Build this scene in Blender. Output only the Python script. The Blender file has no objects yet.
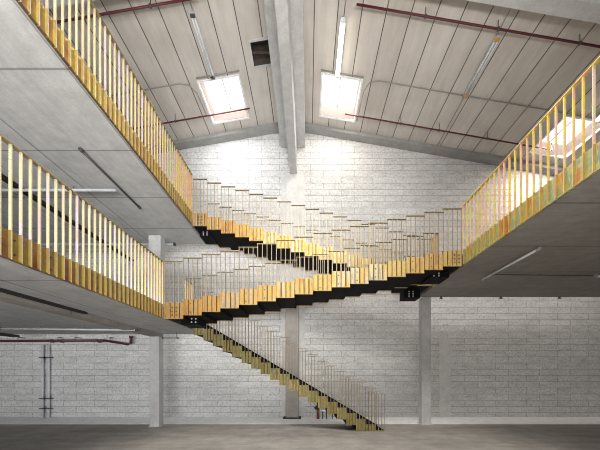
import bpy, math, random
from mathutils import Vector
random.seed(7)
SC = bpy.context.scene
COL = SC.collection

# ------------------------------------------------------------------ mesh builder
class MB:
    def __init__(s): s.v = []; s.f = []; s.uv = []
    def poly(s, pts, uv=None):
        b = len(s.v); s.v += [tuple(p) for p in pts]; s.f.append(tuple(range(b, b+len(pts))))
        s.uv.append(uv)
    def hexa(s, p):                    # p: 8 points, bottom 4 (ccw from above) then top 4
        b = len(s.v); s.v += [tuple(q) for q in p]
        for f in ((3,2,1,0),(4,5,6,7),(0,1,5,4),(1,2,6,5),(2,3,7,6),(3,0,4,7)):
            s.f.append(tuple(b+i for i in f)); s.uv.append(None)
        return s
    def box(s, x0, x1, y0, y1, z0, z1):
        if x0 > x1: x0, x1 = x1, x0
        if y0 > y1: y0, y1 = y1, y0
        if z0 > z1: z0, z1 = z1, z0
        return s.hexa([(x0,y0,z0),(x1,y0,z0),(x1,y1,z0),(x0,y1,z0),(x0,y0,z1),(x1,y0,z1),(x1,y1,z1),(x0,y1,z1)])
    def prism_xz(s, pts, y0, y1):      # polygon in XZ (ccw seen from -Y) extruded along Y
        n = len(pts); b = len(s.v)
        s.v += [(x,y0,z) for x,z in pts] + [(x,y1,z) for x,z in pts]
        s.f.append(tuple(b+i for i in range(n))); s.uv.append(None)
        s.f.append(tuple(b+n+i for i in reversed(range(n)))); s.uv.append(None)
        for i in range(n):
            j = (i+1) % n
            s.f.append((b+j, b+i, b+n+i, b+n+j)); s.uv.append(None)
        return s
    def tube(s, pts, r, n=10, cap=True):
        pts = [Vector(p) for p in pts]; rings = []
        for i, p in enumerate(pts):
            a = pts[max(i-1,0)]; c = pts[min(i+1,len(pts)-1)]
            t = (c-a).normalized()
            up = Vector((0,0,1)) if abs(t.z) < .9 else Vector((1,0,0))
            e1 = t.cross(up).normalized(); e2 = e1.cross(t).normalized()
            k = 1.0
            if 0 < i < len(pts)-1:
                d1 = (p-a).normalized(); d2 = (c-p).normalized()
                k = 1/max(.5, math.cos(d1.angle(d2)/2))
            b = len(s.v); rings.append(b)
            s.v += [tuple(p + (e1*math.cos(2*math.pi*q/n) + e2*math.sin(2*math.pi*q/n))*r*k) for q in range(n)]
        for a, b in zip(rings, rings[1:]):
            for q in range(n):
                s.f.append((a+q, a+(q+1)%n, b+(q+1)%n, b+q)); s.uv.append(None)
        if cap:
            s.f.append(tuple(rings[0]+q for q in reversed(range(n)))); s.uv.append(None)
            s.f.append(tuple(rings[-1]+q for q in range(n))); s.uv.append(None)
        return s
    def mesh(s, name, mat, smooth=False):
        m = bpy.data.meshes.new(name); m.from_pydata(s.v, [], s.f)
        if any(u is not None for u in s.uv):
            L = m.uv_layers.new(name='UVMap')
            for p in m.polygons:
                u = s.uv[p.index]
                if u:
                    for li, q in zip(p.loop_indices, u): L.data[li].uv = q
        m.materials.append(mat)
        if smooth:
            for p in m.polygons: p.use_smooth = len(p.vertices) == 4
        m.update()
        return m

def link(name, mesh, parent=None, loc=None):
    o = bpy.data.objects.new(name, mesh); COL.objects.link(o)
    if parent: o.parent = parent
    if loc: o.location = loc
    return o
def obj(name, mb, mat, parent=None, smooth=False, bevel=0):
    """geometry given in world coordinates; parented pieces are made relative to the parent's place"""
    if parent is not None:
        w = Vector((0,0,0)); p = parent
        while p: w += p.location; p = p.parent
        mb.v = [tuple(Vector(q)-w) for q in mb.v]
    o = link(name, mb.mesh(name, mat, smooth), parent)
    if bevel:
        b = o.modifiers.new('bevel', 'BEVEL'); b.width = bevel; b.segments = 2; b.limit_method = 'ANGLE'
    return o
def tag(o, label=None, cat=None, group=None, kind=None):
    if label: o['label'] = label
    if cat: o['category'] = cat
    if group: o['group'] = group
    if kind: o['kind'] = kind
    return o
def thing(name, loc, label, cat, group=None):
    o = bpy.data.objects.new(name, None); COL.objects.link(o); o.location = loc; o.empty_display_size = .1
    return tag(o, label, cat, group)
def struct(name, mb, mat, parent=None, smooth=False):
    o = obj(name, mb, mat, parent, smooth)
    if not parent: o['kind'] = 'structure'
    return o

# ------------------------------------------------------------------ materials
class NT:
    def __init__(s, name):
        s.m = bpy.data.materials.new(name); s.m.use_nodes = True
        s.n = s.m.node_tree.nodes; s.l = s.m.node_tree.links
        s.p = s.n['Principled BSDF']
    def node(s, t, **kw):
        x = s.n.new(t)
        for k, v in kw.items():
            if k in x.inputs: x.inputs[k].default_value = v
            else: setattr(x, k, v)
        return x
    def link(s, a, b): s.l.new(a, b)
    def noise(s, vec, scale, detail=4, rough=.55):
        x = s.node('ShaderNodeTexNoise'); x.inputs['Scale'].default_value = scale
        x.inputs['Detail'].default_value = detail; x.inputs['Roughness'].default_value = rough
        if vec: s.link(vec, x.inputs['Vector'])
        return x.outputs['Fac']
    def ramp(s, fac, stops, interp='LINEAR'):
        x = s.node('ShaderNodeValToRGB'); cr = x.color_ramp; cr.interpolation = interp
        while len(cr.elements) < len(stops): cr.elements.new(.5)
        for e, (p, c) in zip(cr.elements, stops):
            e.position = p; e.color = (c[0], c[1], c[2], 1) if not isinstance(c, (int, float)) else (c, c, c, 1)
        s.link(fac, x.inputs['Fac']); return x.outputs['Color']
    def mix(s, fac, a, b, mode='MIX'):
        x = s.node('ShaderNodeMix'); x.data_type = 'RGBA'; x.blend_type = mode
        for k, v in ((0, fac), (6, a), (7, b)):
            if isinstance(v, (int, float)): x.inputs[k].default_value = v
            elif isinstance(v, tuple): x.inputs[k].default_value = (v[0], v[1], v[2], 1)
            else: s.link(v, x.inputs[k])
        return x.outputs[2]
    def math(s, op, a, b=0.0):
        x = s.node('ShaderNodeMath'); x.operation = op
        for k, v in ((0, a), (1, b)):
            if isinstance(v, (int, float)): x.inputs[k].default_value = v
            else: s.link(v, x.inputs[k])
        return x.outputs[0]
    def bump(s, h, strength=.3, dist=.01):
        x = s.node('ShaderNodeBump'); x.inputs['Strength'].default_value = strength; x.inputs['Distance'].default_value = dist
        s.link(h, x.inputs['Height']); s.link(x.outputs['Normal'], s.p.inputs['Normal'])
    def objc(s): return s.node('ShaderNodeTexCoord').outputs['Object']
    def uvc(s): return s.node('ShaderNodeTexCoord').outputs['UV']
    def scaled(s, vec, sc):
        x = s.node('ShaderNodeMapping'); x.inputs['Scale'].default_value = sc; s.link(vec, x.inputs['Vector']); return x.outputs[0]
    def base(s, c):
        if isinstance(c, tuple): s.p.inputs['Base Color'].default_value = (c[0], c[1], c[2], 1)
        else: s.link(c, s.p.inputs['Base Color'])
    def set(s, rough=None, metal=None, spec=None):
        if rough is not None: s.p.inputs['Roughness'].default_value = rough
        if metal is not None: s.p.inputs['Metallic'].default_value = metal
        if spec is not None: s.p.inputs['Specular IOR Level'].default_value = spec
        return s

def plain(name, c, rough=.5, metal=0, var=.12):
    t = NT(name); o = t.objc()
    f = t.noise(o, 9, 3)
    t.base(t.ramp(f, [(.3, tuple(x*(1-var) for x in c)), (.7, tuple(min(1, x*(1+var)) for x in c))]))
    t.set(rough, metal)
    if max(c) < .01: t.set(spec=.15)
    return t.m

def emit(name, c, s):
    t = NT(name); t.base((.9,.9,.9)); t.p.inputs['Emission Color'].default_value = (*c, 1)
    t.p.inputs['Emission Strength'].default_value = s; return t.m

def m_block():
    t = NT('painted_block'); uv = t.uvc()
    b = t.node('ShaderNodeTexBrick'); t.link(uv, b.inputs['Vector'])
    b.offset = .42; b.inputs['Scale'].default_value = 1; b.inputs['Brick Width'].default_value = 1.08
    b.inputs['Row Height'].default_value = .217; b.inputs['Mortar Size'].default_value = .008
    b.inputs['Mortar Smooth'].default_value = .4; b.inputs['Bias'].default_value = -.1
    b.inputs['Color1'].default_value = (.80,.79,.775,1); b.inputs['Color2'].default_value = (.73,.725,.71,1)
    b.inputs['Mortar'].default_value = (.40,.39,.38,1)
    fine = t.noise(uv, 15, 5, .8)
    mid = t.noise(t.scaled(uv, (1.0, 2.4, 1)), 2.2, 5, .7)
    big = t.noise(uv, .3, 3)
    c = t.mix(1, b.outputs['Color'], t.ramp(fine, [(.36, .66), (.54, 1.04)]), 'MULTIPLY')
    c = t.mix(1, c, t.ramp(mid, [(.3, .78), (.6, 1.0)]), 'MULTIPLY')
    c = t.mix(1, c, t.ramp(big, [(.3, .86), (.65, 1.0)]), 'MULTIPLY')
    t.base(c); t.set(.85)
    t.bump(t.math('ADD', t.math('MULTIPLY', fine, .6), t.math('MULTIPLY', b.outputs['Fac'], -1.0)), .5, .012)
    return t.m

def m_ceiling():
    t = NT('ceiling_panels'); uv = t.uvc()
    sx = t.node('ShaderNodeSeparateXYZ'); t.link(uv, sx.inputs[0])
    fr = t.math('FRACT', sx.outputs[0]); dj = t.math('ABSOLUTE', t.math('SUBTRACT', fr, .5))
    joint = t.ramp(dj, [(.474, 1.0), (.487, .16)])
    cell = t.node('ShaderNodeTexWhiteNoise'); cell.noise_dimensions = '1D'; t.link(t.math('FLOOR', sx.outputs[0]), cell.inputs['W'])
    tone = t.ramp(cell.outputs['Value'], [(0, (.56,.525,.485)), (1, (.62,.585,.545))])
    st = t.noise(t.scaled(uv, (2.2,.5,1)), 1.6, 5, .65)
    pat = t.noise(t.scaled(uv, (.5,1,1)), .8, 4, .6)
    fine = t.noise(uv, 30, 3, .7)
    c = t.mix(1, tone, t.ramp(st, [(.28, .86), (.62, 1.02)]), 'MULTIPLY')
    c = t.mix(1, c, t.ramp(pat, [(.3, (.9,.87,.84)), (.6, (1.05,1.04,1.03))]), 'MULTIPLY')
    c = t.mix(1, c, t.ramp(fine, [(.3, .93), (.6, 1.0)]), 'MULTIPLY')
    c = t.mix(1, c, joint, 'MULTIPLY')
    t.base(c); t.set(.85); t.bump(joint, .5, .02); return t.m

def m_concrete(name, a, b, board=None, jx=None, jy=None, rough=.8, board_axis=0):
    t = NT(name); o = t.objc()
    n1 = t.noise(o, .55, 5, .6); n2 = t.noise(o, 4.5, 6, .7); n3 = t.noise(o, 40, 3, .7)
    c = t.ramp(n1, [(.32, a), (.68, b)])
    c = t.mix(1, c, t.ramp(n2, [(.3, .82), (.62, 1.04)]), 'MULTIPLY')
    c = t.mix(1, c, t.ramp(n3, [(.3, .88), (.6, 1.0)]), 'MULTIPLY')
    sx = t.node('ShaderNodeSeparateXYZ'); t.link(o, sx.inputs[0])
    for ax, per, off in [(0,)+jx if jx else (None,None,None), (1,)+jy if jy else (None,None,None)]:
        if ax is None: continue
        q = t.math('FRACT', t.math('DIVIDE', t.math('ADD', sx.outputs[ax], off + 100*per), per))
        d = t.math('ABSOLUTE', t.math('SUBTRACT', q, .5))
        w = .012/per
        c = t.mix(1, c, t.ramp(d, [(.5-w*1.6, 1.0), (.5-w*.5, .5)]), 'MULTIPLY')
    if board:
        s = t.noise(t.scaled(o, (.25, 9, 1) if board_axis else (9, .25, 1)), 1.5, 4, .6)
        c = t.mix(1, c, t.ramp(s, [(.3, .90), (.65, 1.03)]), 'MULTIPLY')
    t.base(c); t.set(rough); t.bump(t.math('ADD', n2, t.math('MULTIPLY', n3, .4)), .15, .02); return t.m

def m_floor():
    t = NT('floor_concrete'); o = t.objc()
    n1 = t.noise(t.scaled(o, (.6,1.2,1)), .5, 6, .62); n2 = t.noise(o, 2.3, 7, .72); n3 = t.noise(o, 26, 4, .7)
    sw = t.noise(t.scaled(o, (.35,2.6,1)), 1.3, 5, .65)
    c = t.ramp(n1, [(.3, (.27,.25,.225)), (.5, (.345,.32,.29)), (.7, (.41,.385,.35))])
    c = t.mix(1, c, t.ramp(n2, [(.32, .72), (.6, 1.05)]), 'MULTIPLY')
    c = t.mix(1, c, t.ramp(sw, [(.3, .80), (.6, 1.05)]), 'MULTIPLY')
    c = t.mix(1, c, t.ramp(n3, [(.3, .86), (.6, 1.0)]), 'MULTIPLY')
    t.base(c); t.p.inputs['Roughness'].default_value = .7
    t.bump(n2, .2, .02); return t.m

def m_zinc(name, stops, metal=.85, rough=.34, sc=(2.0,2.0,2.2), far=None, amp=1.1):
    """yellow-passivated steel: every sheet and bar a little different, with drifting iridescence"""
    t = NT(name); o = t.objc()
    oi = t.node('ShaderNodeObjectInfo')
    add = t.node('ShaderNodeVectorMath'); add.operation = 'ADD'; t.link(o, add.inputs[0]); t.link(oi.outputs['Location'], add.inputs[1])
    n = t.noise(t.scaled(add.outputs[0], sc), 1.6, 4, .6)
    n2 = t.noise(add.outputs[0], 17, 4, .7)
    f = t.math('ADD', t.math('MULTIPLY', oi.outputs['Random'], .62), t.math('MULTIPLY', t.math('SUBTRACT', n, .5), amp))
    f = t.math('ADD', f, .19)
    c = t.ramp(f, stops)
    if far:  # tint shifts by place: lighting and reflections put into the colour
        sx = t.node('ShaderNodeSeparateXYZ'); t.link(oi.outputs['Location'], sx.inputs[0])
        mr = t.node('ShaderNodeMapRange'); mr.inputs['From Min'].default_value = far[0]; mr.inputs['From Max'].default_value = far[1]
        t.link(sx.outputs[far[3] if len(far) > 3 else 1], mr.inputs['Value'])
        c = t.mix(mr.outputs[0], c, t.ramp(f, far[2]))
    c = t.mix(1, c, t.ramp(n2, [(.3, .78), (.6, 1.0)]), 'MULTIPLY')
    t.base(c); t.set(rough, metal)
    t.link(t.ramp(n2, [(.3, rough+.16), (.7, rough-.05)]), t.p.inputs['Roughness'])
    return t.m

GOLD = [(0.0, (0.234, 0.117, 0.07)), (0.25, (0.312, 0.179, 0.101)), (0.42, (0.359, 0.242, 0.078)), (0.58, (0.312, 0.25, 0.078)), (0.75, (0.359, 0.211, 0.125)), (0.9, (0.281, 0.218, 0.07)), (1, (0.234, 0.133, 0.094))]
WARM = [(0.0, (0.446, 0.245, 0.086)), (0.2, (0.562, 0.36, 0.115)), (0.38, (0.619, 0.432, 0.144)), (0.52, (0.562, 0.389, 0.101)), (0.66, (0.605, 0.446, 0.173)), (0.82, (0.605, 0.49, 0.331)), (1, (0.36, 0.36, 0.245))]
AMBER = [(0.0, (0.357, 0.162, 0.047)), (0.2, (0.45, 0.238, 0.063)), (0.38, (0.495, 0.285, 0.079)), (0.52, (0.45, 0.257, 0.056)), (0.66, (0.484, 0.294, 0.095)), (0.82, (0.484, 0.323, 0.182)), (1, (0.288, 0.238, 0.135))]  # WARM deepened for the left end, its lighting put into the colour
PALE = [(.0,(.72,.54,.50)),(.2,(.80,.66,.40)),(.42,(.76,.72,.46)),(.6,(.84,.70,.40)),(.78,(.74,.63,.68)),(.9,(.78,.54,.38)),(1,(.62,.70,.52))]
OLIVE = [(0.0, (0.211, 0.149, 0.043)), (0.3, (0.285, 0.223, 0.062)), (0.55, (0.248, 0.217, 0.074)), (0.8, (0.322, 0.236, 0.081)), (1, (0.198, 0.174, 0.074))]
RAIN = [(.0,(.86,.40,.10)),(.2,(.92,.66,.10)),(.4,(.90,.48,.36)),(.55,(.88,.74,.12)),(.7,(.90,.54,.48)),(.85,(.66,.74,.34)),(1,(.92,.52,.16))]
RAINP = [(.0,(.62,.20,.05)),(.2,(.78,.52,.10)),(.38,(.38,.52,.36)),(.55,(.74,.60,.16)),(.7,(.32,.48,.40)),(.85,(.74,.70,.36)),(1,(.74,.34,.12))]
M = dict(
    block=m_block(), ceil=m_ceiling(), floor=m_floor(),
    strip=m_concrete('lit_floor_strip', (.86,.86,.87), (.92,.92,.92), rough=.6),  # near-white base puts the sheen on this floor strip into its colour
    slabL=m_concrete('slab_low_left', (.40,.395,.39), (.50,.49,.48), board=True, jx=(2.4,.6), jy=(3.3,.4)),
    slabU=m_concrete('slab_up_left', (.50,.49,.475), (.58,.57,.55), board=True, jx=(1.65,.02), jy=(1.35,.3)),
    slabR=m_concrete('slab_right', (.27,.245,.215), (.33,.302,.27), board=True, jx=(5.0,.5), jy=(1.3,.15), board_axis=1),  # warm, dim lighting put into the brown-grey
    conc=m_concrete('cast_concrete', (.52,.515,.505), (.62,.61,.60), board=False),
    column=m_concrete('column_concrete', (.50,.49,.48), (.60,.59,.57)),
    girder=m_concrete('girder_concrete', (.50,.50,.49), (.58,.575,.56)),
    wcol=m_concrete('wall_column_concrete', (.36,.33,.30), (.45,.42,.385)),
    edge=m_concrete('edge_beam_concrete', (.30,.295,.285), (.38,.375,.36)),
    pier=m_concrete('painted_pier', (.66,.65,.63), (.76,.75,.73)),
    black=plain('black_steel', (.003,.0028,.0034), .7, .0, .3),
    tray=plain('black_tray', (.02,.018,.018), .6),
    red=plain('oxblood_paint', (.085,.010,.014), .55),
    dred=plain('dark_maroon_paint', (.075,.018,.024), .45),
    galv=plain('galvanised_steel', (.55,.56,.57), .35, .7),
    grey=plain('grey_conduit', (.30,.28,.26), .5),
    white=plain('white_enamel', (.80,.81,.82), .35),
    dark=plain('dark_metal', (.10,.10,.105), .4, .5),
    tubegrey=plain('pale_tube', (.52,.53,.54), .6),
    upipe=plain('pale_pipe_paint', (.62,.63,.65), .5),
    hole=plain('dark_recess', (.07,.055,.045), .9, 0, .3),
    rust=plain('rust_brown', (.20,.075,.045), .8, 0, .3),
    salmon=plain('skylight_reveal', (.62,.52,.47), .7, 0, .05),
    bolt=plain('zinc_bolt', (.82,.82,.84), .3, .6),
    holed=plain('dark_hole', (.06,.045,.03), .5),
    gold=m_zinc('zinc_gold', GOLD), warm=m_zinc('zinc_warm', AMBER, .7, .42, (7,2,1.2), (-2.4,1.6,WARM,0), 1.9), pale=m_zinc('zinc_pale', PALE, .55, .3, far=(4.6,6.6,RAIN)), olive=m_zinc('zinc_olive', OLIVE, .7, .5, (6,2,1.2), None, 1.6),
    rain=m_zinc('zinc_rainbow', RAIN, .6, .3), rainp=m_zinc('zinc_rainbow_panel', RAINP, .6, .36, (2,9,1.2), None, 1.9), rail=m_zinc('zinc_handrail', [(0,(.26,.20,.10)),(1,(.36,.29,.16))], .5, .5),
    pane=emit('skylight_daylight', (1,.99,.97), 1.9),
    retn=m_zinc('zinc_return_shaded', [(0,(.30,.19,.05)),(.5,(.36,.27,.07)),(1,(.26,.20,.06))], .35, .5),
    dull=m_zinc('zinc_dull', [(0,(.34,.28,.19)),(.5,(.42,.35,.24)),(1,(.30,.26,.19))], .5, .5),  # dull tone with the low flight's lesser light put in
    lit=emit('lit_tube', (1,.93,.78), 14.0),
    tan=m_zinc('zinc_tan', [(0,(.50,.40,.24)),(.5,(.62,.50,.30)),(1,(.46,.38,.24))], .5, .5),
    unlit=plain('unlit_tube', (.72,.73,.74), .25),
    amber=plain('amber_cap', (.60,.33,.08), .5),
)

# ------------------------------------------------------------------ dimensions (camera at the origin of x/y, looking along +Y)
EYE = 1.52
F = 285.0
VX, VY = 308.0, 374.0
WALL = 9.97
XS = 13.0
FRONT = -2.0
XR, ZR, SL = -.55, 8.64+EYE, .174
def zc(x): return ZR - SL*abs(x-XR)
def at(px, py, d):                          # the point a measured sight line meets at depth d
    s = F/d; return Vector(((px-VX)/s, d, EYE+(VY-py)/s))

# ------------------------------------------------------------------ shell
fl = MB(); fl.box(-XS, XS, FRONT, WALL+.3, -.3, 0); struct('floor', fl, M['floor'])
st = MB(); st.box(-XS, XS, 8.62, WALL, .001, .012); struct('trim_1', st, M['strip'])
w = MB()
pts = [(-XS,0),(XS,0),(XS,zc(XS)),(XR,ZR),(-XS,zc(-XS))]
w.poly([(x,WALL,z) for x,z in pts], [(x+50.22,z+.05) for x,z in pts])
w.poly([(x,WALL+.3,z) for x,z in reversed(pts)])
struct('wall_back', w, M['block'])
for sgn, nm in ((-1,'wall_left'),(1,'wall_right')):
    q = MB(); x = sgn*XS
    p = [(x,FRONT,0),(x,WALL,0),(x,WALL,zc(x)),(x,FRONT,zc(x))]
    u = [(a[1]+50,a[2]+.05) for a in p]
    if sgn > 0: p = p[::-1]; u = u[::-1]
    q.poly(p, u); struct(nm, q, M['block'])

# ceiling: two planes of long panels with openings left for skylights and the vent
SKY = [(.42,1.50,8.05,9.32),(-3.07,-1.97,8.02,9.3),(7.28,8.42,8.05,9.32)]
VENT = (-1.48,-1.0,7.27,7.85)
holes = SKY + [VENT]
cl = MB(); PW = .545
xs = sorted({-XS, XS, XR} | {a for h in holes for a in h[:2]})
ys = sorted({FRONT, WALL+.3} | {a for h in holes for a in h[2:]})
for x0, x1 in zip(xs, xs[1:]):
    for y0, y1 in zip(ys, ys[1:]):
        cx, cy = (x0+x1)/2, (y0+y1)/2
        if any(h[0] < cx < h[1] and h[2] < cy < h[3] for h in holes): continue
        u = (lambda x: (x-.42)/PW+100) if cx > XR else (lambda x: (x+1.97)/PW+100)
        p = [(x0,y0,zc(x0)),(x0,y1,zc(x0)),(x1,y1,zc(x1)),(x1,y0,zc(x1))]
        cl.poly(p, [(u(a[0])+.5, a[1]) for a in p])
struct('ceiling', cl, M['ceil'])

def shaft(h, height, mat, name, parent):
    x0, x1, y0, y1 = h; s = MB()
    for (a, b) in (((x0,y0),(x0,y1)),((x0,y1),(x1,y1)),((x1,y1),(x1,y0)),((x1,y0),(x0,y0))):
        s.poly([(a[0],a[1],zc(a[0])),(b[0],b[1],zc(b[0])),(b[0],b[1],zc(b[0])+height),(a[0],a[1],zc(a[0])+height)])
    return struct(name, s, mat, parent)
for i, h in enumerate(SKY):
    x0, x1, y0, y1 = h
    rt = bpy.data.objects.new('window_%d' % (i+1), None); COL.objects.link(rt); rt['kind'] = 'structure'
    rt.location = ((x0+x1)/2, (y0+y1)/2, zc((x0+x1)/2))
    shaft(h, .42, M['salmon'], 'reveal', rt)
    p = MB(); p.poly([(x0,y0,zc(x0)+.40),(x0,y1,zc(x0)+.40),(x1,y1,zc(x1)+.40),(x1,y0,zc(x1)+.40)]); obj('pane', p, M['pane'], rt)
    p = MB(); xm = (x0+x1)/2; p.box(xm-.012, xm+.012, y0, y1, zc(xm)+.34, zc(xm)+.38); obj('glazing_bar', p, M['salmon'], rt)
    p = MB(); t_ = .05
    for (a,b,c,d) in ((x0-t_,x0,y0-t_,y1+t_),(x1,x1+t_,y0-t_,y1+t_),(x0,x1,y0-t_,y0),(x0,x1,y1,y1+t_)):
        p.hexa([(a,c,zc(a)-.02),(b,c,zc(b)-.02),(b,d,zc(b)-.02),(a,d,zc(a)-.02),(a,c,zc(a)+.01),(b,c,zc(b)+.01),(b,d,zc(b)+.01),(a,d,zc(a)+.01)])
    obj('frame', p, M['white'], rt)
vt = thing('ceiling_vent', (-1.23,7.4,zc(-1.23)), 'dark rectangular vent opening in the ceiling left of the ridge girder', 'vent')
vt['kind'] = 'thing'
s_ = shaft(VENT, .35, M['hole'], 'duct', vt)
p = MB(); x0,x1,y0,y1 = VENT; p.poly([(x0,y0,zc(x0)+.34),(x0,y1,zc(x0)+.34),(x1,y1,zc(x1)+.34),(x1,y0,zc(x1)+.34)]); obj('backing', p, M['hole'], vt)
p = MB(); p.box(x0, x1, 7.56, 7.59, zc(x0)+.05, zc(x0)+.09); obj('divider', p, M['hole'], vt)
p = MB()
for (a,b,c,d) in ((x0-.02,x1+.02,y0-.05,y0),(x0-.02,x1+.02,y1,y1+.05)):
    p.hexa([(a,c,zc(a)-.03),(b,c,zc(b)-.03),(b,d,zc(b)-.03),(a,d,zc(a)-.03),(a,c,zc(a)),(b,c,zc(b)),(b,d,zc(b)),(a,d,zc(a))])
obj('frame', p, M['girder'], vt)

# edge beam along the top of the back wall
e = MB()
for (xa, xb) in ((-XS, -1.0), (-.11, XS)):
    e.hexa([(xa,WALL-.28,zc(xa)-.12),(xb,WALL-.28,zc(xb)-.12),(xb,WALL,zc(xb)-.12),(xa,WALL,zc(xa)-.12),
            (xa,WALL-.28,zc(xa)+.0),(xb,WALL-.28,zc(xb)+.0),(xb,WALL,zc(xb)),(xa,WALL,zc(xa))])
struct('trim_2', e, M['edge'])
# ridge girder (T section) and its column
g = thing('ridge_girder', (XR,6,8.48), 'grey concrete T-shaped girder running under the ceiling ridge', 'beam')
a = MB(); a.box(-.63,-.385, 1.5, WALL-.02, 8.48, 9.43); obj('web', a, M['girder'], g, bevel=.012)
a = MB(); a.prism_xz([(-.945,9.42),(-.105,9.42),(-.105,zc(-.105)-.004),(XR,ZR-.004),(-.945,zc(-.945)-.004)], 1.5, WALL-.02); obj('flange', a, M['girder'], g)
for sgn, lab in ((1,'grey concrete roof rafter across the top right corner'),(-1,'grey concrete roof rafter behind the upper left railing')):
    r = MB(); xa, xb = (-.11, XS) if sgn > 0 else (-XS, -1.0)
    r.hexa([(xa,5.5,zc(xa)-.42),(xb,5.5,zc(xb)-.42),(xb,5.78,zc(xb)-.42),(xa,5.78,zc(xa)-.42),
            (xa,5.5,zc(xa)),(xb,5.5,zc(xb)),(xb,5.78,zc(xb)),(xa,5.78,zc(xa))])
    tag(obj('roof_rafter', r, M['girder'], bevel=.01), lab, 'beam')
c = thing('wall_column', (-.54,9.8,0), 'concrete column on the back wall under the ridge girder', 'column')
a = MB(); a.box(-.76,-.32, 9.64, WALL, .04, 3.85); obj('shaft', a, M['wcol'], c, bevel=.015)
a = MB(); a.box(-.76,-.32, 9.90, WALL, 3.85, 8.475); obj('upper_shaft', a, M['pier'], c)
a = MB(); a.box(-.93,-.76, 9.94, WALL, .04, 8.475); a.box(-.32,-.12, 9.94, WALL, .04, 8.475); obj('pilaster', a, M['pier'], c)
a = MB(); a.box(-.84,-.24, 9.56, WALL, .012, .05); obj('base_pad', a, M['tray'], c)
p = MB(); p.box(4.58,4.98, 9.94, WALL, .012, 2.78); struct('trim_3', p, M['pier'])

# ------------------------------------------------------------------ mezzanine slabs
XL, XRT = -3.05, 3.265
ZL, ZRT, ZU = 2.70, 3.83, 5.48
SB = dict(L=8.43, R=8.56, U=8.69)
def slab(name, x0, x1, y1, z0, mat, label):
    t = thing(name, ((x0+x1)/2, 4, z0), label, 'mezzanine')
    a = MB(); a.box(x0, x1, FRONT-2.5, y1, z0, z0+.27); obj('deck', a, mat, t)
    return t
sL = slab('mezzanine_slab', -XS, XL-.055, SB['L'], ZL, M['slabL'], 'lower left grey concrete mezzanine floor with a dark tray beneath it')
sR = slab('mezzanine_slab', XRT+.055, XS, SB['R'], ZRT, M['slabR'], 'right hand brown-shaded grey concrete mezzanine floor over the right column')
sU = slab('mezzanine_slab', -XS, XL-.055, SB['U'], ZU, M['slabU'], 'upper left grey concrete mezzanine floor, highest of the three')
# shallow downstand beam on the column line under the lower slab
a = MB(); a.box(-4.56,-4.28, FRONT, SB['L'], ZL-.10, ZL+.01); obj('downstand_beam', a, M['slabR'], sL, bevel=.01)
for nm, x, y, z1, lab in (('concrete_column',-4.41,8.30,ZL-.10,'square concrete column under the lower left mezzanine'),
                        ('concrete_column',3.555,8.74,ZRT,'square concrete column under the right mezzanine')):
    t = thing(nm, (x,y,0), lab, 'column'); hw = .14
    ya = 8.17 if x < 0 else 8.55-.0
    a = MB(); a.box(x-hw, x+hw, ya, ya+.26, 0, z1); obj('shaft', a, M['column'], t, bevel=.015)
    a = MB(); a.box(x-hw-.03, x+hw+.03, ya-.03, ya+.29, 0, .025); obj('base', a, M['column'], t)
t = thing('concrete_column', (-4.41,8.3,ZL+.27), 'short column stub between the lower and upper left mezzanines', 'column')
a = MB(); a.box(-4.55,-4.20, 8.12, 8.40, ZL+.27, ZU); obj('shaft', a, M['pier'], t, bevel=.015)

# ------------------------------------------------------------------ railings on slab edges
BT, BD = .012, .030
def slab_railing(name, xe, side, ys, z0, H, FH, mats, label, loc_y):
    """xe: void-side face; side: +1 the void lies towards +X"""
    t = thing(name, (xe, loc_y, z0), label, 'railing')
    W = Vector(t.location)
    mb, mp, mr = mats
    xin = xe - side*BD
    bm = MB(); bm.box(min(0,-side*BD), max(0,-side*BD), -BT/2, BT/2, 0, H-.004); bmesh = bm.mesh('baluster', mb)
    ys = sorted(ys, reverse=True)
    pitch = ys[0]-ys[1]
    pm = MB(); x0, x1 = sorted((-side*BD, -side*(BD+.012)))
    pm.box(x0, x1, -pitch+BT/2, -BT/2, .0, FH)
    xa, xb = sorted((-side*.006, -side*(BD+.012)))
    pm.box(xa, xb, -pitch+BT/2, -BT/2, -.004, .008)           # folded bottom flange
    nf = len(pm.f)
    pm.box(min(0,-side*BD), max(0,-side*BD), -BT/2-.004, -BT/2-.001, 0, FH)   # folded return on the bar, occlusion put into its dark colour
    pmesh = pm.mesh('fascia_panel', mp); pmesh.materials.append(M['retn'])
    for p in pmesh.polygons:
        if p.index >= nf: p.material_index = 1
    hm = MB(); hx = sorted((xe+side*.006, xe-side*.05)); hm.box(hx[0], hx[1], ys[-1]-.02, ys[0]+.02, z0+H-.004, z0+H+.008)
    obj('handrail', hm, mr, t)
    panels = []
    for i, y in enumerate(ys):
        link('baluster', bmesh, t, Vector((xe, y, z0))-W)
        if i < len(ys)-1: panels.append(link('fascia_panel', pmesh, t, Vector((xe, y, z0))-W))
    return t, panels
def rng(y1, y0, pitch):
    n = int(round((y1-y0)/pitch)); return [y1-i*(y1-y0)/n for i in range(n+1)]
Y2F, Y2B, Y3F, Y3B = 6.04, 7.125, 7.54, 8.66
rl, pn = slab_railing('mezzanine_railing', XL, 1, rng(Y2F-.035, 2.3, .1067), ZL, 1.19, .30, (M['pale'], M['gold'], M['rail']),
             'pale gold steel railing along the lower left mezzanine edge', 4)
ru, pu = slab_railing('mezzanine_railing', XL, 1, rng(Y3F-.035, 2.6, .1067), ZU, 1.29, .32, (M['pale'], M['gold'], M['rail']),
             'gold steel railing along the upper left mezzanine edge, highest railing', 4)
rr, pr = slab_railing('mezzanine_railing', XRT, -1, rng(Y2F-.035, 2.4, .125), ZRT, 1.24, .32, (M['rain'], M['rainp'], M['rain']),
             'iridescent yellow and pink steel railing along the right mezzanine edge', 4)
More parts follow.
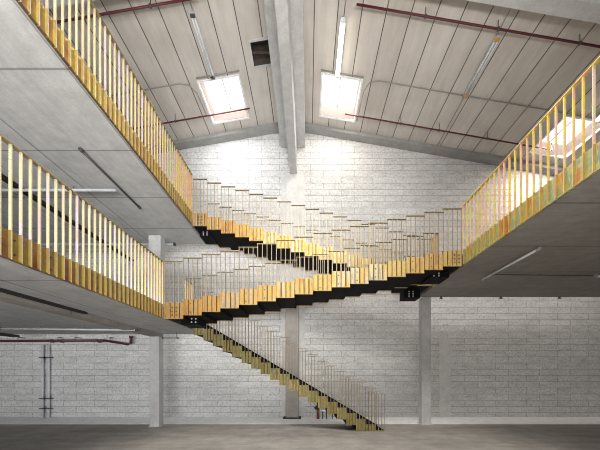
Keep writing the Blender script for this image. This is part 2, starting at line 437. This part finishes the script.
slab_railing('short_railing', XL, 1, rng(Y3F-.03, Y2B+.03, .1), ZL, 1.19, .30, (M['pale'], M['gold'], M['rail']),
             'short railing on the lower left mezzanine edge between the two stair lanes', 7.3)
slab_railing('short_railing', XRT, -1, rng(Y3F-.03, Y2B+.03, .1), ZRT, 1.24, .32, (M['rain'], M['rainp'], M['rain']),
             'short railing on the right mezzanine edge between the two stair lanes', 7.3)
def disc(mb, c, r, axis, th=.008, n=8):
    c = Vector(c); d = Vector(axis)*th
    mb.tube([c, c+d], r, n)
# dark discs for the holes in some of the lower left fascia panels
for k in (12, 17, 24, 28):
    if k < len(pn):
        P = pn[k]
        for dz in (.07, .22):
            b = MB(); disc(b, (-BD, -.05, dz), .011, (1,0,0)); link('bolt', b.mesh('bolt', M['holed']), P)

# ------------------------------------------------------------------ stairs
def stair(name, label, x0, tread, n, zb0, dz, yf, yb, H, FH, per, mats, zmin=None, panel_dots=(), slopewedge=.07):
    """fascia-bottom of step k at zb0 + dz*k; x0 left end"""
    t = thing(name, (x0+tread*n/2, (yf+yb)/2, 0), label, 'staircase')
    W = Vector(t.location); mbal, mpan, mrail = mats
    steps = []
    for k in range(n):
        xa, xb = x0+k*tread, x0+(k+1)*tread
        zb = zb0+dz*k; zt = zb+FH; zlow = zb if zmin is None else max(zmin, zb)
        steps.append((xa, xb, zb, zlow, zt))
        a = MB(); a.box(xa-.004, xb+.004, yf+BD+.013, yb-BD-.013, max(zlow, zb+.012), zt-.12); obj('tread', a, M['black'], t)
    # sloping stringers just inside the fascia
    for yy in (yf+BD+.014, yb-BD-.026):
        a = MB()
        for (xa, xb, zb, zlow, zt) in steps:
            hi = abs(dz)+.02 if zmin is not None else .012
            if dz < 0: q = [(xa,zlow+.02),(xb,zlow+.02),(xb,zt+(.0 if zmin is not None else -.01)),(xa,zt+hi-.02)]
            else:      q = [(xa,zlow+.02),(xb,zlow+.02),(xb,zt+hi-.02),(xa,zt-.01)]
            a.prism_xz(q, yy, yy+.012)
        obj('stringer', a, M['black'], t)
    cache = {}
    def bal_mesh(h, z):
        key = round(h, 3)
        if key not in cache:
            b = MB(); b.box(-.005, .005, 0, BD, 0, h); cache[key] = b.mesh('baluster', mbal)
        return cache[key]
    count = 0; rest = MB(); first = {}
    for side in (0, 1):
        for k, (xa, xb, zb, zlow, zt) in enumerate(steps):
            yp = yf+BD if side == 0 else yb-BD-.012
            yb0 = yf if side == 0 else yb-BD
            zft = max(zt, zlow+.10) if zmin is None else max(zt, zlow+.03)
            pw = (xb-xa)/per
            # fascia in one folded sheet per step
            a = MB()
            for q in range(per):
                gx = xa+.002+q*pw
                a.box(gx+(BT+.010 if q else .002), gx+pw-.006, yp, yp+.012, zlow, zft)
            fy0, fy1 = (yf+.006, yf+BD+.012) if side == 0 else (yb-BD-.012, yb-.006)
            a.box(xa+.002, xb-.002, fy0, fy1, zlow-.004 if zmin is None else zlow, zlow+.008)
            P = obj('fascia_panel', a, mpan, t)
            # move origin to the sheet so each one takes its own tint
            off = Vector(((xa+xb)/2, yp, zlow)) - W; P.location = off
            P.data.transform(__import__('mathutils').Matrix.Translation(-off))
            first[(side, k)] = (P, xa, xb, zlow, yp)
            zh = zb+H
            a = MB(); a.box(xa-.003, xb+.003, yb0-.006, yb0+BD+.006, zh-.012, zh)
            R = obj('handrail', a, mrail, t); off = Vector(((xa+xb)/2, yb0, zh)) - W; R.location = off
            R.data.transform(__import__('mathutils').Matrix.Translation(-off))
            for q in range(per):
                x = xa+BT/2+.004+q*pw
                if q == per-1 and k == n-1: pass
                if count < 99:
                    link('baluster', bal_mesh(zh-.012-zlow, zlow), t, Vector((x, yb0, zlow))-W); count += 1
                else:
                    rest.box(x-BT/2, x+BT/2, yb0, yb0+BD, zlow, zh-.012)
            if k == n-1:
                x = xb-BT/2-.002
                if side == 0: link('baluster', bal_mesh(zh-.012-zlow, zlow), t, Vector((x, yb0, zlow))-W); count += 1
                else: rest.box(x-BT/2, x+BT/2, yb0, yb0+BD, zlow, zh-.012)
    if rest.v:
        o = obj('baluster', rest, mbal, t); o['kind'] = 'stuff'
    for k, cols, zs, br in panel_dots:
        P, xa, xb, zl, yp = first[(0, k)]
        for cx in cols:
            for cz in zs:
                b = MB(); disc(b, (xa+cx*(xb-xa), yp, zl+cz), br, (0,-1,0)); obj('bolt', b, M['holed'], P)  # dark discs stand for small holes in the sheet
    return t, first
def bracket(t, x0, x1, y, z0, z1, bx, bz, depth=.5):
    a = MB(); a.box(x0, x1, y, y+depth, z0, z1)
    br = obj('bracket', a, M['black'], t)
    for u in bx:
        for v in bz:
            b = MB(); disc(b, (x0+u*(x1-x0), y, z0+v*(z1-z0)), .02, (0,-1,0), .012); obj('bolt', b, M['bolt'], br)

Z3 = (.08,.16,.24); Z2 = (.07,.25)
T2 = (XRT-XL)/16
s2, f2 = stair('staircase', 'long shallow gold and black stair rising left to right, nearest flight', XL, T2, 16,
      EYE+(VY-318.5)/47.2, 3.52/47.2, Y2F, Y2B, 1.22, .345, 4, (M['dull'], M['warm'], M['rail']), panel_dots=[(0,(.40,.63),Z3,.017),(15,(.63,.88),Z3,.017)]+[(k,(.38,),Z2,.012) for k in (1,4,5,8,9,10,11,13,14)])
T3 = (XRT-XL)/17
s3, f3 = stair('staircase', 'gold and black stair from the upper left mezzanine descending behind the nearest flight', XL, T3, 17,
      EYE+(VY-225.4)/37.8, -3.75/37.8, Y3F, Y3B, 1.235, .345, 4, (M['tan'], M['warm'], M['rail']), panel_dots=[(0,(.38,.62),Z3,.017)]+[(k,(.38,),Z2,.012) for k in (2,5,9)])
s1, f1 = stair('staircase', 'steep gold stair flight descending from the lower left mezzanine to the concrete floor', (193.5-VX)/37.8, 9.56/37.8, 20,
      EYE+(VY-334.7)/37.8, -5.65/37.8, Y3F, 8.42, 1.28, .31, 3, (M['dull'], M['olive'], M['dull']), zmin=.002)
bracket(s2, -2.88,-2.48, 6.45, 2.64, 2.90, (.62,.85), (.2,.5,.8))
bracket(s2, 2.76, 3.2, 6.45, 3.71, 3.88, (.2,.45), (.2,.5,.8))
bracket(s3, 2.70, 3.15, 8.0, 3.66, 3.88, (.3,.55), (.2,.5,.8), .4)
bracket(s3, -3.0,-2.66, 7.9, 5.34, 5.50, (.3,.6), (.2,.5,.8), .5)

# ------------------------------------------------------------------ pipes, trays, lamps
def slope_pipe(name, x0, x1, d, drop, r, mat, label, cat='pipe', hang=(), extra=None):
    t = thing(name, ((x0+x1)/2, d, zc((x0+x1)/2)-drop), label, cat)
    n = 8; pts = [(x0+(x1-x0)*i/n, d, zc(x0+(x1-x0)*i/n)-drop) for i in range(n+1)]
    a = MB(); a.tube(pts, r); obj('pipe_run', a, mat, t, True)
    for hx in hang:
        a = MB(); a.tube([(hx,d,zc(hx)-drop+r*.5),(hx,d,zc(hx))], .008, 6); a.box(hx-.02,hx+.02,d-r-.006,d+r+.006,zc(hx)-drop-r-.004,zc(hx)-drop+r+.004)
        obj('hanger', a, M['dark'], t)
    return t
slope_pipe('sprinkler_pipe', 1.07, XS-.1, 6.29, .2, .022, M['red'], 'dark red pipe across the ceiling at upper right, nearer one', hang=(2.6,4.2,6.0,7.0,9))
slope_pipe('sprinkler_pipe', 1.16, 7.5, 8.90, .22, .020, M['red'], 'dark red pipe under the right ceiling, farther one by the back wall', hang=(2.9,4.1,5.6,7.6))
slope_pipe('sprinkler_pipe', -XS+.1, -2.4, 6.15, .2, .022, M['red'], 'dark red pipe across the ceiling at upper left, nearer one', hang=(-3.4,-5,-7))
slope_pipe('sprinkler_pipe', -XS+.1, -1.80, 8.80, .22, .020, M['red'], 'dark red pipe under the left ceiling, ending below the left skylight', hang=(-4.1,-6))
# thin grey conduits on the ceiling
def conduit(pts, label, r=.014):
    a = MB(); a.tube(pts, r, 8); tag(obj('conduit', a, M['grey'], smooth=True), label, 'conduit')
def cz(x, y, dr=.02): return (x, y, zc(x)-dr)
conduit([cz(1.6,9.3),cz(1.62,8.3),cz(1.75,8.02),cz(2.0,7.95)]+[cz(2+.9*i,7.95) for i in range(1,11)], 'thin grey conduit on the right ceiling starting at the skylight corner')
conduit([cz(-3.2,9.0),cz(-3.22,8.3),cz(-3.35,8.02),cz(-3.6,7.95)]+[cz(-3.6-.9*i,7.95) for i in range(1,9)], 'thin grey conduit on the left ceiling bending at the left skylight')
conduit([cz(.36,7.93),cz(1.55,7.93)], 'grey cable strip along the near edge of the right skylight')
conduit([cz(-3.1,7.88),cz(-1.9,7.88)], 'grey cable strip along the near edge of the left skylight')

def batten(x, y0, y1, lit, label, drop=.12):
    t = thing('fluorescent_lamp', (x,(y0+y1)/2,zc(x)-drop), label, 'lamp', None)
    z = zc(x)-drop
    a = MB(); a.hexa([(x-.06,y0,z),(x+.06,y0,z),(x+.06,y1,z),(x-.06,y1,z),(x-.04,y0,z+.05),(x+.04,y0,z+.05),(x+.04,y1,z+.05),(x-.04,y1,z+.05)])
    obj('housing', a, M['white'] if lit else M['tubegrey'], t)
    for dx in (-.033,.033):
        a = MB(); a.tube([(x+dx,y0+.04,z-.022),(x+dx,y1-.04,z-.022)], .02 if lit else .015, 10); obj('tube', a, M['lit'] if lit else M['unlit'], t, True)
    for yy in (y0,y1-.05):
        a = MB(); a.box(x-.055,x+.055,yy,yy+.05,z-.045,z)
        obj('end_cap', a, M['white'] if lit else (M['amber'] if x > 3 else M['dark']), t)
    for yy in (y0+.05,y1-.15):
        a = MB(); a.tube([(x,yy,z+.04),(x,yy,zc(x))], .012, 6); obj('hanger', a, M['dark'], t)
batten(.82, 6.65, 7.95, True, 'lit fluorescent lamp glowing in front of the skylight right of the girder')
batten(-2.62, 6.45, 7.85, False, 'unlit grey fluorescent lamp in front of the left skylight')
batten(4.33, 6.5, 7.86, False, 'unlit fluorescent lamp with amber ends on the right ceiling')
batten(8.0, 6.6, 7.95, True, 'lit fluorescent lamp seen behind the right railing')
# ceiling cable drop in front of the lamps
conduit([cz(.86,5.8),cz(.84,6.65)], 'thin cable feeding the lit lamp right of the girder', .01)
conduit([cz(-2.6,5.8),cz(-2.62,6.45)], 'thin cable feeding the unlit lamp left of the girder', .01)
conduit([cz(4.3,5.8),cz(4.33,6.5)], 'thin cable feeding the unlit lamp on the right ceiling', .01)
conduit([cz(4.36,7.87,.06),cz(4.38,9.65,.06)], 'thin cable running from the unlit right lamp to the back wall', .01)

def hung_tube(p0, p1, zslab, mat, label, r=.03, hang=(.25,.75), end=True, name='tube_lamp', cat='lamp', hr=.006):
    p0, p1 = Vector(p0), Vector(p1)
    t = thing(name, (p0+p1)/2, label, cat)
    a = MB(); a.tube([p0,p1], r, 10); obj('tube', a, mat, t, True)
    for f in hang:
        q = p0.lerp(p1, f); a = MB(); a.tube([q, (q.x,q.y,zslab)], hr, 6); obj('hanger', a, M['dark'], t)
    if end:
        dr = (p1-p0).normalized()
        for q in (p0-dr*.03, p1-dr*.01):
            a = MB(); a.tube([q, q+dr*.05], r*1.5, 10)
            obj('end_cap', a, M['dark'] if mat is not M['white'] else M['galv'], t, True)
# under upper left slab
hung_tube((-3.98, F/57.0, EYE+3.93), (-3.98, F/42.5, EYE+3.93), ZU, M['dark'], 'dark tube lamp running lengthways under the upper left mezzanine', .022)
hung_tube((-7.6, F/47.5, EYE+3.87), (-4.04, F/47.5, EYE+3.87), ZU, M['tubegrey'], 'white tube across the underside of the upper left mezzanine', .028, end=False)
hung_tube((-9.6, F/33.5, EYE+3.87), (-4.0, F/33.5, EYE+3.87), ZU, M['tubegrey'], 'white tube along the back edge of the upper left mezzanine', .035)
# under lower left slab
hung_tube((-7.6, F/40.5, EYE+1.12), (-4.25, F/40.5, EYE+1.085), ZL, M['tubegrey'], 'white tube lamp across the underside of the lower left mezzanine', .022, hang=(.3,.62))
hung_tube((-4.1, F/35.3, EYE+1.02), (-3.7, F/35.3, EYE+1.02), ZL, M['dark'], 'short dark pipe beside the head of the left column', .014, hang=(.95,), name='pipe_stub', cat='pipe')
# under right slab
hung_tube((4.16, F/55.4, EYE+2.255), (4.16, F/42.2, EYE+2.255), ZRT, M['white'], 'white tube lamp running lengthways under the right mezzanine', .022, hang=(.35,))
hung_tube((4.25, F/43.5, EYE+2.285), (6.55, F/43.5, EYE+2.26), ZRT, M['dark'], 'thin dark conduit across the underside of the right mezzanine', .010, hang=(.47,), end=False, name='conduit_run', cat='conduit')
hung_tube((6.62, F/43.5, EYE+2.25), (9.4, F/43.5, EYE+2.25), ZRT, M['white'], 'white tube lamp at the right frame edge under the right mezzanine', .026)
for x, lab in ((3.97,'small dark clip under the right mezzanine back edge, nearest the column'),(5.75,'small dark clip under the right mezzanine back edge, middle one'),(7.5,'small dark clip under the right mezzanine back edge, rightmost')):
    a = MB(); a.box(x-.02,x+.02,8.48,8.52,ZRT-.06,ZRT); a.box(x-.05,x+.05,8.48,8.52,ZRT-.07,ZRT-.055); tag(obj('hanging_clip', a, M['dark']), lab, 'clip')

# black cable trays
def tray(x, y0, y1, ztop, label, w=.10, h=.07):
    t = thing('cable_tray', (x,(y0+y1)/2,ztop), label, 'tray')
    a = MB(); a.box(x-w/2,x+w/2,y0,y1,ztop-.012,ztop-.004); obj('bed', a, M['tray'], t)
    for sx in (-1,1):
        a = MB(); a.box(x+sx*w/2-.006,x+sx*w/2+.006,y0,y1,ztop-h,ztop); obj('side_rail', a, M['tray'], t)
tray(-4.23, 1.0, F/52.5, ZL, 'black cable tray under the lower left mezzanine beside the beam', .05, .045)
tray(-8.85, 1.0, F/32.9, ZL, 'black cable tray far under the lower left mezzanine by the frame edge', .16, .07)
tray(-6.12, 1.0, WALL, ZU-.0, 'black cable tray under the upper left mezzanine reaching the back wall', .14, .04)
# maroon pipe on the back wall
t = thing('wall_pipe', (-9,9.7,2.7), 'dark maroon pipe along the lower left back wall ending in an upturned elbow', 'pipe')
y = 9.70; s = F/y
def P(px,py): return at(px,py,y)
a = MB(); a.tube([(-XS+.05,y,P(0,341).z), P(0,341), P(104,340.5)], .045); a.tube([P(104,340.5),P(128,344.3),P(131,343.2),P(131,336.5)], .042); obj('pipe_run', a, M['dred'], t, True)
for px in (52,100,62):
    q = P(px,341); a = MB(); a.tube([q+Vector((-.05,0,0)), q+Vector((.05,0,0))], .06); obj('coupling', a, M['dred'], t, True)
q = P(131,337); a = MB(); a.tube([q-Vector((0,0,.03)), q+Vector((0,0,.04))], .062); obj('coupling', a, M['dred'], t, True)
for px in (18,58,75,110):
    q = P(px,341); a = MB(); a.tube([q, (q.x,y,q.z+.14)], .012, 6); a.box(q.x-.012,q.x+.012,y,WALL,q.z+.12,q.z+.14); obj('hanger', a, M['dark'], t)
# grey upright pipes
for px, lab in ((42.5,'grey upright pipe on the left back wall, left of the pair'),(48.5,'grey upright pipe on the left back wall, right of the pair')):
    y = 9.86; q = at(px,380,y)
    t = thing('upright_pipe', (q.x,y,.0), lab, 'pipe')
    a = MB(); a.tube([(q.x,y,.012),(q.x,y,EYE+(VY-345)/(F/y))], .045, 12); obj('pipe_run', a, M['upipe'], t, True)
    for py in (357.5,398.5,408.5):
        z = EYE+(VY-py)/(F/y); a = MB(); a.box(q.x-.075,q.x+.075,y-.055,WALL,z-.018,z+.018); obj('clamp', a, M['dark'], t)
# low rusty fittings behind the stair foot
t = thing('pipe_stand', (.33,9.6,.012), 'rust-brown pipe stub with a dark elbow by the back wall behind the stair', 'pipe')
a = MB(); a.tube([(.34,9.6,.012),(.34,9.6,.36)], .05, 12); obj('upright', a, M['rust'], t, True)
a = MB(); a.tube([(.36,9.6,.36),(.28,9.6,.38),(.24,9.6,.42)], .06, 12); obj('elbow', a, M['tray'], t, True)
t = thing('metal_trestle', (.62,9.6,.012), 'small grey metal trestle beside the rusty pipe behind the stair', 'trestle')
a = MB(); a.box(.46,.98,9.55,9.63,.27,.31); obj('top_bar', a, M['galv'], t)
for i, x in enumerate((.48,.60,.80,.95)):
    a = MB(); a.box(x,x+.035,9.57,9.61,.012,.27); obj('leg', a, M['tray'] if i < 2 else M['rust'], t)

# ------------------------------------------------------------------ light
wd = bpy.data.worlds.new('sky'); SC.world = wd; wd.use_nodes = True
bg = wd.node_tree.nodes['Background']; bg.inputs[0].default_value = (.95,.97,1,1); bg.inputs[1].default_value = .72
def area(name, loc, target, sx, sy, power, col=(1,1,1), spread=180):
    l = bpy.data.lights.new(name, 'AREA'); l.shape = 'RECTANGLE'; l.size = sx; l.size_y = sy; l.energy = power; l.color = col; l.spread = math.radians(spread)
    o = bpy.data.objects.new(name, l); COL.objects.link(o); o.location = loc
    o.rotation_euler = (Vector(target)-Vector(loc)).to_track_quat('-Z','Y').to_euler()
    return o
area('overhead_fill', (0,1.0,9.6), (0,4.5,0), 5, 3, 800, (1,.96,.91), 125)  # added overhead fill, the roof has no opening here
area('fill_left', (-1,-8,.5), (-6,6,5.0), 6, 1.2, 310, (.96,.98,1), 70)  # added unseen fill behind the camera, lifts the left slab undersides
area('mezzanine_fill', (-7.5,-1.5,3.3), (-7.5,6,5.2), 5, .6, 130, (.97,.98,1), 130)  # added unseen fill between the two left slabs
area('fill_centre', (1,-3.5,.6), (0,4.0,10.5), 4, 1, 300, (1,.98,.95), 80)  # added unseen fill aimed up at the roof
area('fill_right', (8,-3.5,.4), (8,4,4), 4, 1, 30, (1,.92,.82), 90)  # added weak warm fill, unseen, below the right slab
for i, h in enumerate(SKY):
    area('skylight_light', ((h[0]+h[1])/2, (h[2]+h[3])/2, zc((h[0]+h[1])/2)-.05), ((h[0]+h[1])/2, 9.0, 0), 1.0, 1.2, (62,58,110)[i], ((1,.93,.84),(.96,.98,1),(1,.91,.80))[i])

# ------------------------------------------------------------------ camera
cam = bpy.data.cameras.new('camera'); co = bpy.data.objects.new('camera', cam); COL.objects.link(co)
cam.sensor_width = 36; cam.lens = F/600*36; cam.shift_x = -(VX-300)/600; cam.shift_y = (VY-225)/600
cam.clip_start = .05; co.location = (0,0,EYE); co.rotation_euler = (math.pi/2,0,0)
SC.camera = co
SC.view_settings.view_transform = 'Standard'
SC.view_settings.look = 'None'
SC.view_settings.exposure = 0
SC.cycles.filter_width = 1.0
